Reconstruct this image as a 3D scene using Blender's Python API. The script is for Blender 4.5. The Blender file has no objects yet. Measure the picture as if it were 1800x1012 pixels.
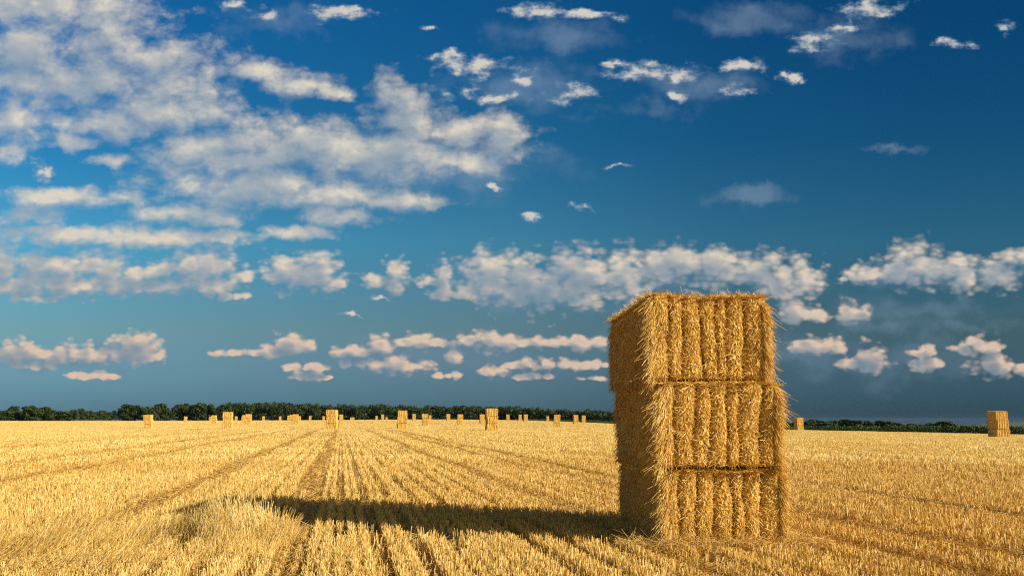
import bpy, math, numpy as np
from math import radians as R, sin, cos, tan, atan2, pi
RNG = np.random.default_rng(11)
S = bpy.context.scene
COL = S.collection
EXPOSURE = 0.62
EXK = 2 ** EXPOSURE
HC = 1.32                                   # eye height above the ground
PITCH = R(3)                                # a slightly raised camera with its lens shifted up
F = 1500.0                                  # focal length in picture pixels (30 mm)
K = F / 1200.0
C0 = 738 - F * tan(PITCH)                # picture row of the optical axis
CP, SP = cos(PITCH), sin(PITCH)
SUN_AZ = R(24.5)                              # the sun stands behind the viewer's right shoulder
SUN_EL = R(20.8)
SUN_V = np.array([cos(SUN_EL) * cos(SUN_AZ), -cos(SUN_EL) * sin(SUN_AZ), sin(SUN_EL)])
ROW_A = math.atan(0.20)                   # the drill rows run away a little to the left
ROW = np.array([-sin(ROW_A), cos(ROW_A)])
ACR = np.array([cos(ROW_A), sin(ROW_A)])


def ray(px, py):
    v = (C0 - py) / F
    return (px - 900) / F, CP - v * SP, SP + v * CP


def at_dist(px, py, d):                     # point seen in the photograph at (px,py), d metres away along the ground
    x, y, z = ray(px, py)
    k = d * K / math.hypot(x, y)
    return np.array([x * k, y * k, HC + z * k])


def on_plane(px, py, h=0.0):
    x, y, z = ray(px, py)
    k = (h - HC) / z
    return np.array([x * k, y * k, h])


# ------------------------------------------------------------------ helpers
def mesh_np(name, verts, faces, mat, tone=None, parent=None, smooth=False, mats=None, midx=None, link=True):
    """verts (n,3); faces: (m,k) array or list of such arrays"""
    fl = faces if isinstance(faces, list) else [faces]
    fl = [np.asarray(f, dtype=np.int32) for f in fl if len(f)]
    me = bpy.data.meshes.new(name)
    verts = np.asarray(verts, dtype=np.float32)
    me.vertices.add(len(verts))
    me.vertices.foreach_set('co', verts.ravel())
    loops = np.concatenate([f.ravel() for f in fl])
    sizes = np.concatenate([np.full(len(f), f.shape[1], np.int32) for f in fl])
    starts = np.concatenate([[0], np.cumsum(sizes)[:-1]]).astype(np.int32)
    me.loops.add(len(loops))
    me.loops.foreach_set('vertex_index', loops)
    me.polygons.add(len(sizes))
    me.polygons.foreach_set('loop_start', starts)
    me.polygons.foreach_set('loop_total', sizes)
    if midx is not None:
        me.polygons.foreach_set('material_index', np.asarray(midx, dtype=np.int32))
    me.polygons.foreach_set('use_smooth', np.full(len(sizes), smooth, dtype=bool))
    me.update(calc_edges=True)
    if tone is not None:
        a = me.attributes.new('tone', 'FLOAT', 'POINT')
        a.data.foreach_set('value', np.asarray(tone, dtype=np.float32))
    for m in (mats or [mat]):
        me.materials.append(m)
    o = bpy.data.objects.new(name, me)
    if link:
        COL.objects.link(o)
    if parent is not None:
        o.parent = parent
    return o


def tag(o, label=None, cat=None, group=None, kind=None):
    for k, v in (('label', label), ('category', cat), ('group', group), ('kind', kind)):
        if v:
            o[k] = v
    return o


def empty(name, loc, rz=0.0):
    o = bpy.data.objects.new(name, None)
    o.empty_display_size = 0.3
    COL.objects.link(o)
    o.location = loc
    o.rotation_euler = (0, 0, rz)
    return o


def unit(a):
    return a / np.maximum(np.linalg.norm(a, axis=-1, keepdims=True), 1e-9)


def rand_unit(n, rng):
    return unit(rng.normal(size=(n, 3)))


def straws(P, D, L, w, bend, rng, segs=2, taper=0.55):
    """n three-sided tapering bent tubes; returns verts, quads"""
    n = len(P)
    D = unit(D)
    ref = rand_unit(n, rng)
    U = unit(np.cross(D, ref))
    V = np.cross(D, U)
    ts = np.linspace(0, 1, segs + 1)
    rings = []
    for t in ts:
        c = P + D * (L * t)[:, None] + bend * (t * t)
        r = (w * 0.5 * (1 - (1 - taper) * t))[:, None]
        for k in range(3):
            a = 2 * pi * k / 3
            rings.append(c + U * (r * cos(a)) + V * (r * sin(a)))
    verts = np.stack(rings, axis=1).reshape(-1, 3)
    nv = 3 * (segs + 1)
    q = []
    for s in range(segs):
        for k in range(3):
            q.append([s * 3 + k, s * 3 + (k + 1) % 3, s * 3 + 3 + (k + 1) % 3, s * 3 + 3 + k])
    q = np.array(q, dtype=np.int32)
    quads = (np.arange(n, dtype=np.int32)[:, None, None] * nv + q[None]).reshape(-1, 4)
    return verts, quads, nv


def wav(x, y, seed, f=1.0, n=6):            # cheap smooth noise: a sum of sines, about -1..1
    r = np.random.default_rng(seed)
    s = 0
    for i in range(n):
        a = r.uniform(0, 2 * pi)
        k = f * r.uniform(0.6, 1.9)
        s = s + np.sin(k * (x * cos(a) + y * sin(a)) + r.uniform(0, 2 * pi))
    return s / math.sqrt(n) * 0.8


# ------------------------------------------------------------------ materials
def new_mat(name):
    m = bpy.data.materials.new(name)
    m.use_nodes = True
    nt = m.node_tree
    b = nt.nodes['Principled BSDF']
    return m, nt, b


def ramp(nt, stops):
    r = nt.nodes.new('ShaderNodeValToRGB')
    e = r.color_ramp.elements
    while len(e) < len(stops):
        e.new(0.5)
    for i, (p, c) in enumerate(stops):
        e[i].position = p
        e[i].color = (*c, 1)
    return r


def tone_mat(name, stops, rough=0.6, spec=0.25, noise=0.0, nscale=3.0, through=0.0):
    m, nt, b = new_mat(name)
    a = nt.nodes.new('ShaderNodeAttribute')
    a.attribute_name = 'tone'
    r = ramp(nt, stops)
    src = a.outputs['Fac']
    if noise:
        g = nt.nodes.new('ShaderNodeNewGeometry')
        t = nt.nodes.new('ShaderNodeTexNoise')
        t.inputs['Scale'].default_value = nscale
        t.inputs['Detail'].default_value = 5
        nt.links.new(g.outputs['Position'], t.inputs['Vector'])
        ma = nt.nodes.new('ShaderNodeMath')
        ma.operation = 'MULTIPLY_ADD'
        nt.links.new(t.outputs['Fac'], ma.inputs[0])
        ma.inputs[1].default_value = noise
        ad = nt.nodes.new('ShaderNodeMath')
        ad.operation = 'SUBTRACT'
        nt.links.new(src, ad.inputs[0])
        ad.inputs[1].default_value = noise * 0.5
        nt.links.new(ad.outputs[0], ma.inputs[2])
        src = ma.outputs[0]
    nt.links.new(src, r.inputs['Fac'])
    nt.links.new(r.outputs['Color'], b.inputs['Base Color'])
    b.inputs['Roughness'].default_value = rough
    b.inputs['Specular IOR Level'].default_value = spec
    if through:
        tr = nt.nodes.new('ShaderNodeBsdfTranslucent')
        nt.links.new(r.outputs['Color'], tr.inputs['Color'])
        ms = nt.nodes.new('ShaderNodeMixShader')
        ms.inputs[0].default_value = through
        nt.links.new(b.outputs[0], ms.inputs[1])
        nt.links.new(tr.outputs[0], ms.inputs[2])
        nt.links.new(ms.outputs[0], nt.nodes['Material Output'].inputs['Surface'])
    return m


STRAW = tone_mat('bale straw', [(0.0, (0.36, 0.165, 0.028)), (0.4, (0.76, 0.46, 0.088)), (0.75, (0.87, 0.62, 0.17)), (1.0, (0.90, 0.74, 0.40))], 0.45, 0.4, 0.22, 7.0, 0.25)
STUB = tone_mat('stubble straw', [(0.0, (0.46, 0.225, 0.040)), (0.4, (0.75, 0.495, 0.135)), (0.75, (0.85, 0.64, 0.23)), (1.0, (0.90, 0.76, 0.40))], 0.45, 0.4, 0, 1, 0.38)
LEAF = tone_mat('tree leaves', [(0.0, (0.013, 0.023, 0.007)), (0.5, (0.027, 0.044, 0.010)), (1.0, (0.058, 0.078, 0.015))], 0.6, 0.2)
CORN = tone_mat('corn leaves', [(0.0, (0.020, 0.040, 0.008)), (0.6, (0.042, 0.075, 0.012)), (1.0, (0.09, 0.12, 0.02))], 0.55, 0.25)
BARK = tone_mat('bark', [(0.0, (0.05, 0.035, 0.022)), (1.0, (0.11, 0.085, 0.06))], 0.85, 0.1)
TWINE = tone_mat('baler twine', [(0.0, (0.42, 0.26, 0.09)), (1.0, (0.62, 0.44, 0.18))], 0.6, 0.2)

# ------------------------------------------------------------------ the far stacks, measured: x0, x1, y top, y base
FAR = [
    (253.7, 268.7, 731.3, 752.5, 'lone stack farthest left, standing before the round trees'),
    (323, 329.2, 732.7, 740.8, 'small lone stack left of the tall pale one'),
    (367.5, 372, 733, 739.7, 'tiny stack half hidden left of the tall pale one'),
    (372, 380.8, 730, 743.7, 'stack with a tiny one touching its left'),
    (392.2, 408.8, 724.7, 752.5, 'tall pale stack biggest in the left third of the field'),
    (413.3, 417, 731.3, 738.3, 'tiny stack just right of the tall pale stack'),
    (425, 428, 731.7, 737.5, 'tiny stack at the left end of a close trio'),
    (428, 433, 730, 743.3, 'stack in the middle of a close trio, half hidden'),
    (432, 442, 728, 745, 'stack at the right end and front of a close trio'),
    (460.8, 465.5, 732, 739, 'tiny lone stack right of the close trio'),
    (490, 494.7, 732.5, 739, 'tiny lone stack left of the cluster of four'),
    (505, 510, 730, 738.3, 'small stack at the left end of the cluster of four'),
    (510, 516, 729, 741.7, 'second stack from the left in the cluster of four'),
    (515, 524.7, 728.3, 744.7, 'biggest stack of the cluster of four'),
    (524.8, 528.2, 733, 738, 'tiny stack peeping out right of the cluster'),
    (542.5, 547.5, 731, 738, 'tiny stack just right of the cluster of four'),
    (566.7, 570.8, 732.5, 738, 'tiny stack left beside the big left-centre stack'),
    (574.5, 592, 720.8, 753.3, 'big left-centre stack standing where the wheel tracks meet'),
    (595.8, 603, 728.8, 741.3, 'small stack right beside the big left-centre stack'),
    (615.8, 619, 733.8, 738, 'left one of two specks before the dark wood'),
    (619.4, 622.5, 733.8, 738, 'right one of two specks before the dark wood'),
    (660, 663.8, 730.8, 737.5, 'leftmost of three tiny stacks before the dark wood'),
    (670, 675.3, 728, 737, 'middle and tallest of three tiny stacks before the dark wood'),
    (678, 681, 733, 737, 'rightmost and lowest of three tiny stacks before the dark wood'),
    (698, 716, 720.3, 751.3, 'big centre stack casting a long thin shadow to its left'),
    (724.7, 731, 728, 738.7, 'small stack just right of the big centre stack'),
    (742, 753, 727, 747.5, 'middle sized stack with a small one behind its right side'),
    (753, 759, 729, 736.5, 'small stack behind the right side of a middle sized one'),
    (784.6, 791, 726.8, 738.5, 'slim small stack right of the middle sized one'),
    (803.4, 813.8, 728.7, 746.7, 'square looking stack left of the tallest far one'),
    (843, 852, 726.8, 742.5, 'stack half behind the left side of the tallest far stack'),
    (853, 875, 718, 755.2, 'tallest far stack, with a dark left side'),
    (889.4, 896, 728.3, 739, 'small stack next to the right of the tallest far stack'),
    (911, 917, 728.7, 738.7, 'dim small stack at the left of a pair'),
    (920, 927.7, 727.8, 740.6, 'brighter stack at the right of a pair'),
    (960, 965, 731, 739.5, 'tiny dim stack just left of the dark sided one'),
    (971.6, 986, 729, 749, 'stack with a dark left side before the strip of green corn'),
    (1007, 1017, 729.7, 745, 'left one of two stacks closest to the big near stack'),
    (1021.6, 1030, 730.6, 743, 'right one of two stacks closest to the big near stack'),
    (1394.6, 1412.5, 736.3, 756.9, 'brown stack by the corn, just right of the big near stack'),
    (1734, 1774, 728, 766.4, 'brown stack near the right edge, showing its long shaded side'),
]
VIS_H = 2.56                                # what shows of a 2.7 m stack above the stubble
anch = []
stack_pos = []
for (x0, x1, yt, yb, lab) in FAR:
    hpx = yb - yt
    d = VIS_H * 1200 / hpx
    if hpx < 8.0:
        d = min(d, 455)
    p = at_dist((x0 + x1) / 2, yb, d)
    z = p[2] - 0.14
    stack_pos.append((p[0], p[1], d))
    anch.append((atan2(p[0], p[1]), math.log(d * K), z))


def pa(px, py, d, dz=0.0):
    p = at_dist(px, py, d)
    anch.append((atan2(p[0], p[1]), math.log(d * K), p[2] + dz))


EDGE_PX = [(-400, 520), (100, 490), (600, 480), (850, 455), (930, 420), (1000, 385), (1075, 340), (1250, 255), (1400, 200), (1500, 190), (1650, 172), (1800, 160), (1950, 155), (2300, 150)]
for px, d, y in [(-300, 500, 739.5), (0, 490, 739), (150, 490, 739), (300, 485, 738.6), (450, 480, 738.2), (600, 475, 738), (750, 465, 737.7), (850, 450, 738), (930, 415, 739.3), (1000, 380, 742), (1075, 335, 744.5), (1250, 250, 751), (1400, 195, 756.8), (1500, 185, 758.6), (1650, 168, 761.4), (1800, 156, 764.5), (2000, 150, 767)]:
    pa(px, y, d, -0.14)
for az in np.linspace(-0.8, 0.8, 9):
    for d in (4, 8, 15, 25, 38):
        anch.append((az, math.log(d), 0.0))
for px in (-300, 100, 400, 700):
    anch.append((math.atan((px - 900) / F), math.log(640 * K), 1.0))
    anch.append((math.atan((px - 900) / F), math.log(950 * K), 1.6))
    anch.append((math.atan((px - 900) / F), math.log(2500 * K), 1.0))
for px in (1300, 1500, 1650, 1800, 2000):
    t = math.atan((px - 900) / F)
    for d, z in ((260, -5.0), (450, -8.5), (1000, -22), (2500, -50), (5000, -75)):
        anch.append((t, math.log(d * K), z))
anch = np.array(anch)
SA, SD = 0.13, 0.42


def kern(a, b):
    return np.exp(-0.5 * (((a[:, None, 0] - b[None, :, 0]) / SA) ** 2 + ((a[:, None, 1] - b[None, :, 1]) / SD) ** 2))


KA = kern(anch, anch)
lam = np.where(anch[:, 1] > math.log(560 * K), 0.2, 0.06)
COEF = np.linalg.solve(KA + np.diag(lam), anch[:, 2])


def zt(X, Y):
    X = np.atleast_1d(np.asarray(X, float))
    Y = np.atleast_1d(np.asarray(Y, float))
    az = np.clip(np.arctan2(X, Y), -0.95, 0.95)
    d = np.hypot(X, Y)
    out = np.zeros(len(X))
    ok = d > 30
    idx = np.nonzero(ok)[0]
    for i in range(0, len(idx), 60000):
        j = idx[i:i + 60000]
        q = np.stack([az[j], np.log(d[j])], 1)
        out[j] = kern(q, anch) @ COEF * np.clip((d[j] - 30) / 25, 0, 1)
    back = np.clip((np.abs(np.arctan2(X, Y)) - 0.95) / 0.8, 0, 1)
    return out * (1 - back)


EDGE_AZ = np.array([math.atan((px - 900) / F) for px, d in EDGE_PX])
EDGE_D = np.array([d * K for px, d in EDGE_PX], float)


def edge_d(X, Y):
    return np.interp(np.arctan2(X, Y), EDGE_AZ, EDGE_D)


# ------------------------------------------------------------------ ground sheet
def build_ground():
    rad = np.concatenate([[0.0], np.geomspace(0.6, 9000, 300)])
    na = 420
    fine = np.linspace(-1.0, 1.0, 320)
    rest = np.linspace(1.0, 2 * pi - 1.0, na - 320 + 2)[1:-1]
    az = np.concatenate([fine, rest])
    A, D = np.meshgrid(az, rad[1:])
    X = (np.sin(A) * D).ravel()
    Y = (np.cos(A) * D).ravel()
    Z = zt(X, Y)
    Z = np.where(D.ravel() < 60, Z + 0.012 * wav(X, Y, 3, 2.2), Z)
    nA = len(az)
    verts = np.concatenate([[[0, 0, 0]], np.stack([X, Y, Z], 1)])
    nr = len(rad) - 1
    i = np.arange(nr - 1)[:, None] * nA + np.arange(nA)[None] + 1
    j = np.arange(nr - 1)[:, None] * nA + (np.arange(nA)[None] + 1) % nA + 1
    q = np.stack([i, i + nA, j + nA, j], -1).reshape(-1, 4)[:, ::-1]
    t = np.stack([np.zeros(nA, int), np.arange(nA) + 1, (np.arange(nA) + 1) % nA + 1], 1)[:, ::-1]
    fld = np.clip((edge_d(X, Y) + 4 - D.ravel()) / 6, 0, 1)
    fld = np.concatenate([[1], fld])
    m, nt, b = new_mat('field soil and straw')
    a = nt.nodes.new('ShaderNodeAttribute')
    a.attribute_name = 'tone'
    g = nt.nodes.new('ShaderNodeNewGeometry')
    n1 = nt.nodes.new('ShaderNodeTexNoise')
    n1.inputs['Scale'].default_value = 9
    n1.inputs['Detail'].default_value = 8
    n1.inputs['Roughness'].default_value = 0.75
    n2 = nt.nodes.new('ShaderNodeTexNoise')
    n2.inputs['Scale'].default_value = 0.02
    n2.inputs['Detail'].default_value = 4
    nt.links.new(g.outputs['Position'], n1.inputs['Vector'])
    nt.links.new(g.outputs['Position'], n2.inputs['Vector'])
    r1 = ramp(nt, [(0.25, (0.16, 0.085, 0.03)), (0.5, (0.40, 0.23, 0.07)), (0.75, (0.62, 0.42, 0.16))])
    r2 = ramp(nt, [(0.35, (0.06, 0.085, 0.02)), (0.65, (0.19, 0.20, 0.05))])
    nt.links.new(n1.outputs['Fac'], r1.inputs['Fac'])
    nt.links.new(n2.outputs['Fac'], r2.inputs['Fac'])
    mx = nt.nodes.new('ShaderNodeMix')
    mx.data_type = 'RGBA'
    nt.links.new(a.outputs['Fac'], mx.inputs['Factor'])
    nt.links.new(r2.outputs['Color'], mx.inputs[6])
    nt.links.new(r1.outputs['Color'], mx.inputs[7])
    nt.links.new(mx.outputs[2], b.inputs['Base Color'])
    b.inputs['Roughness'].default_value = 0.9
    b.inputs['Specular IOR Level'].default_value = 0.1
    bu = nt.nodes.new('ShaderNodeBump')
    bu.inputs['Distance'].default_value = 0.05
    nt.links.new(n1.outputs['Fac'], bu.inputs['Height'])
    nt.links.new(bu.outputs['Normal'], b.inputs['Normal'])
    o = mesh_np('ground', verts, [q, t], m, tone=fld, smooth=True)
    tag(o, 'harvested grain field stretching to the wood', kind='structure')


build_ground()

# ------------------------------------------------------------------ the near stack frame
O0 = on_plane(1167, 972)
EX = np.array([cos(R(4)), sin(R(4)), 0])
EY = np.array([-sin(R(3.6)), cos(R(3.6)), 0])
BW, BL, BH = 1.19, 2.25, 0.875

# ------------------------------------------------------------------ stubble
TRACKS = [(-0.52, 0.18), (-2.85, 0.23), (-6.7, 0.25), (-9.3, 0.24), (-15.0, 0.3), (3.12, 0.17), (6.05, 0.18), (5.0, 0.13), (9.0, 0.25), (-21, 0.4), (-24, 0.4), (15, 0.3), (18, 0.3), (-33, 0.4), (27, 0.4), (39, .4)]


def in_stack(X, Y, m=0.0):
    dx, dy = X - O0[0], Y - O0[1]
    det = EX[0] * EY[1] - EX[1] * EY[0]
    a = (dx * EY[1] - dy * EY[0]) / det
    b = (EX[0] * dy - EX[1] * dx) / det
    return (a > -m) & (a < BW + m) & (b > -m) & (b < BL + m)


def build_stubble():
    rng = np.random.default_rng(5)
    # distance drawn so that the number per square metre falls as d^-1.5
    N = 2100000
    d0, d1 = 4.6, 640.0
    u = rng.random(N)
    d = (math.sqrt(d0) + u * (math.sqrt(d1) - math.sqrt(d0))) ** 2
    az = rng.uniform(-0.62, 0.62, N)
    X, Y = np.sin(az) * d, np.cos(az) * d
    c = X * ACR[0] + Y * ACR[1]
    s = X * ROW[0] + Y * ROW[1]
    row = np.round(c / 0.125)
    near = d < 85
    c = np.where(near, row * 0.125 + rng.normal(0, 0.017, N), c)
    X = c * ACR[0] + s * ROW[0]
    Y = c * ACR[1] + s * ROW[1]
    keep = (d < edge_d(X, Y)) & ~in_stack(X, Y, -0.04)
    # open furrows: every third row, broken up along its length
    third = (np.mod(row, 3) == 0) & near
    rr = np.random.default_rng(8).random(4000)
    rs = rr[(row.astype(int) % 4000)]
    open_ = np.sin(s * (0.35 + 0.3 * rs) + rs * 40) + 0.7 * np.sin(s * 1.7 + rs * 90) + (rs - 0.45) * 2.2
    keep &= ~(third & (open_ > -0.75) & (rng.random(N) < 0.94))
    # bare patches
    keep &= ~((wav(c * 2.2, s * 0.8, 21, 1.6) > 0.95) & (rng.random(N) < 0.75) & near)
    ck = np.zeros(N)
    for tc, w in TRACKS:
        wob = 0.10 * np.sin(s * 0.23 + tc) + 0.06 * np.sin(s * 0.61 + tc * 2)
        ck = np.maximum(ck, np.clip(1.35 - np.abs(c - tc - wob) / w, 0, 1) * np.clip(0.85 + 0.5 * np.sin(s * 0.12 + tc * 3), 0.25, 1))
    drop = ck * 0.85
    keep &= rng.random(N) > drop * (rng.random(N) < 0.9)
    X, Y, c, s, d, row, ck = (a[keep] for a in (X, Y, c, s, d, row, ck))
    n = len(X)
    Z = zt(X, Y)
    lf = wav(c * 1.1, s * 0.10, 31, 1.0)
    lf2 = wav(X * 0.5, Y * 0.5, 33, 1.0)
    h = 0.135 * (1 + 0.16 * lf + 0.10 * lf2) * rng.uniform(0.68, 1.18, n)
    h *= 1 - 0.62 * ck
    w = 0.0060 * np.maximum(d / 6, 0.8) ** 0.50 * rng.uniform(0.75, 1.3, n)
    lean = rng.normal(0, 0.16, (n, 2))
    lean += (ROW * 0.9)[None] * (ck * rng.uniform(0.3, 1.6, n) * np.where(rng.random(n) < 0.75, 1, -0.7))[:, None]
    D = np.concatenate([lean, np.ones((n, 1))], 1)
    bend = np.zeros((n, 3))
    P = np.stack([X, Y, Z - 0.01], 1)
    tone = np.clip(0.60 + 0.06 * lf + 0.10 * lf2 + rng.normal(0, 0.17, n) - 0.42 * ck, 0, 1)
    nr = d < 28
    v, q, nv = straws(P[nr], D[nr], h[nr], w[nr], bend[nr], rng, segs=1, taper=0.9)
    out = [(v, q, np.repeat(tone[nr], nv))]
    fr = ~nr                                             # farther off a stalk is one narrow upright blade
    a = rng.uniform(0, pi, fr.sum())
    sd = np.stack([np.cos(a), np.sin(a), np.zeros(len(a))], 1) * (w[fr] * 0.62)[:, None]
    top = P[fr] + unit(D[fr]) * h[fr][:, None]
    v = np.stack([P[fr] - sd, P[fr] + sd, top + sd * 0.9, top - sd * 0.9], 1).reshape(-1, 3)
    out.append((v, np.arange(len(v), dtype=np.int32).reshape(-1, 4), np.repeat(tone[fr], 4)))

    def add(P, D, h, w, bend, tone, segs=2, taper=0.6):
        v, q, nv = straws(P, D, h, w, bend, rng, segs, taper)
        out.append((v, q, np.repeat(np.clip(tone, 0, 1), nv)))

    # chaff and straw lying between the rows, more of it in the wheel tracks
    n = 90000
    d = (math.sqrt(4.8) + rng.random(n) * (math.sqrt(70) - math.sqrt(4.8))) ** 2
    az = rng.uniform(-0.64, 0.64, n)
    X, Y = np.sin(az) * d, np.cos(az) * d
    k = ~in_stack(X, Y, -0.02)
    X, Y, d = X[k], Y[k], d[k]
    n = len(X)
    a = rng.uniform(0, 2 * pi, n)
    D = np.stack([np.cos(a), np.sin(a), rng.normal(0.05, 0.16, n)], 1)
    add(np.stack([X, Y, zt(X, Y) + rng.uniform(0.008, 0.05, n)], 1), D, rng.uniform(0.07, 0.26, n), 0.0042 * np.maximum(d / 6, 1) ** 0.6, rng.normal(0, 0.02, (n, 3)), rng.normal(0.55, 0.2, n))
    n = 60000
    tr = rng.integers(0, 8, n)
    tc = np.array([t[0] for t in TRACKS])[tr]
    tw = np.array([t[1] for t in TRACKS])[tr]
    s = 5 + rng.random(n) ** 2 * 100
    wob = 0.10 * np.sin(s * 0.23 + tc) + 0.06 * np.sin(s * 0.61 + tc * 2)
    c = tc + wob + rng.normal(0, 0.75, n) * tw
    X, Y = c * ACR[0] + s * ROW[0], c * ACR[1] + s * ROW[1]
    k = (Y > 3) & (np.abs(np.arctan2(X, Y)) < 0.76) & ~in_stack(X, Y, -0.02)
    X, Y = X[k], Y[k]
    n = len(X)
    d = np.hypot(X, Y)
    a = rng.normal(0, 0.55, n) + np.where(rng.random(n) < 0.7, 0, pi)
    D = np.stack([ROW[0] * np.cos(a) + ACR[0] * np.sin(a), ROW[1] * np.cos(a) + ACR[1] * np.sin(a), rng.normal(0.12, 0.16, n)], 1)
    add(np.stack([X, Y, zt(X, Y) + rng.uniform(0.01, 0.07, n)], 1), D, rng.uniform(0.12, 0.34, n), 0.0044 * np.maximum(d / 6, 1) ** 0.6, rng.normal(0, 0.025, (n, 3)), rng.normal(0.34, 0.2, n))
    # straw fallen round the foot of the near stack
    n = 1900
    a_ = rng.uniform(-0.45, BW + 0.5, n)
    b_ = np.where(rng.random(n) < 0.7, -np.abs(rng.normal(0, 0.16, n)), rng.uniform(-0.3, BL, n))
    sd = (b_ > 0)
    a_ = np.where(sd, np.where(rng.random(n) < 0.55, -np.abs(rng.normal(0, 0.12, n)), BW + np.abs(rng.normal(0, 0.2, n))), a_)
    X = O0[0] + EX[0] * a_ + EY[0] * b_
    Y = O0[1] + EX[1] * a_ + EY[1] * b_
    a = rng.uniform(0, 2 * pi, n)
    D = np.stack([np.cos(a), np.sin(a), rng.normal(0.15, 0.35, n)], 1)
    add(np.stack([X, Y, rng.uniform(0.02, 0.15, n)], 1), D, rng.uniform(0.06, 0.25, n), rng.uniform(0.003, 0.0048, n), rng.normal(0, 0.02, (n, 3)), rng.normal(0.55, 0.2, n))
    V = []
    Q = []
    T = []
    off = 0
    for v, q, t in out:
        V.append(v)
        Q.append(q + off)
        T.append(t)
        off += len(v)
    o = mesh_np('stubble', np.concatenate(V), np.concatenate(Q), STUB, tone=np.concatenate(T))
    tag(o, 'short golden stubble standing in drilled rows', kind='stuff')


build_stubble()


def build_tall():
    """straw that the combine missed: longer, wind-laid stalks in the near corner"""
    rng = np.random.default_rng(15)
    P, D, L, W, B, T = [], [], [], [], [], []

    def patch(cx, cy, rx, ry, rot, n, lmin, lmax, lean, spread, tone, curl=0.1):
        r = np.sqrt(rng.random(n))
        a = rng.uniform(0, 2 * pi, n)
        x, y = r * np.cos(a) * rx, r * np.sin(a) * ry
        X = cx + x * cos(rot) - y * sin(rot)
        Y = cy + x * sin(rot) + y * cos(rot)
        edge = 1 - 0.45 * r ** 2
        l = rng.uniform(lmin, lmax, n) * edge * (1 + 0.15 * wav(X, Y, 71, 5.0))
        lx = lean[0] + 0.25 * wav(X, Y, 72, 2.6) + rng.normal(0, spread, n)
        ly = lean[1] + 0.18 * wav(X, Y, 73, 2.6) + rng.normal(0, spread, n)
        P.append(np.stack([X, Y, np.zeros(n)], 1))
        d = unit(np.stack([lx, ly, np.ones(n)], 1))
        D.append(d)
        L.append(l)
        W.append(rng.uniform(0.0042, 0.0076, n))
        B.append(np.stack([lx * curl * l * 2.2, ly * curl * l * 2.2, -l * curl * rng.random(n)], 1) + rng.normal(0, 0.012, (n, 3)))
        T.append(rng.normal(tone, 0.2, n))

    # the standing tuft
    patch(-2.95, 9.15, 0.48, 0.75, 0.2, 1700, 0.36, 0.62, (0.10, 0.0), 0.16, 0.95, 0.05)
    patch(-2.52, 8.95, 0.26, 0.45, 0.2, 420, 0.28, 0.46, (0.50, 0.05), 0.20, 0.78, 0.07)
    patch(-3.50, 9.20, 0.42, 0.70, 0.2, 700, 0.26, 0.46, (0.30, 0.05), 0.22, 0.72, 0.06)
    patch(-2.65, 7.90, 0.50, 0.75, 0.2, 800, 0.18, 0.32, (0.05, 0.0), 0.24, 0.64, 0.05)
    # wind-laid stalks beyond it
    patch(-4.48, 8.38, 1.10, 0.96, 0.1, 1000, 0.24, 0.48, (0.72, 0.12), 0.36, 0.62, 0.07)
    patch(-3.51, 7.21, 0.90, 0.60, 0.15, 700, 0.22, 0.40, (0.60, 0.1), 0.36, 0.60, 0.07)
    patch(-5.27, 10.11, 1.20, 0.96, 0.0, 500, 0.20, 0.34, (0.5, 0.1), 0.34, 0.60, 0.05)
    # strip along the wheel track
    patch(-1.36, 7.33, 0.28, 1.20, 0.25, 520, 0.18, 0.36, (-0.35, 0.25), 0.40, 0.45, 0.08)
    P, D, L, W, B, T = (np.concatenate(a) for a in (P, D, L, W, B, T))
    v, q, nv = straws(P, D, L, W, B, rng, segs=3, taper=0.55)
    o = mesh_np('tall_straw', v, q, STUB, tone=np.repeat(np.clip(T, 0, 1), nv))
    tag(o, 'patch of longer uncut straw leaning in the wind', kind='stuff')


build_tall()


# ------------------------------------------------------------------ bales
def rounded(p, W, L, H, r):
    lo = np.array([r, r, r])
    hi = np.array([W - r, L - r, H - r])
    inner = np.clip(p, lo, hi)
    n = unit(p - inner)
    return inner + n * r, n


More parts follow.
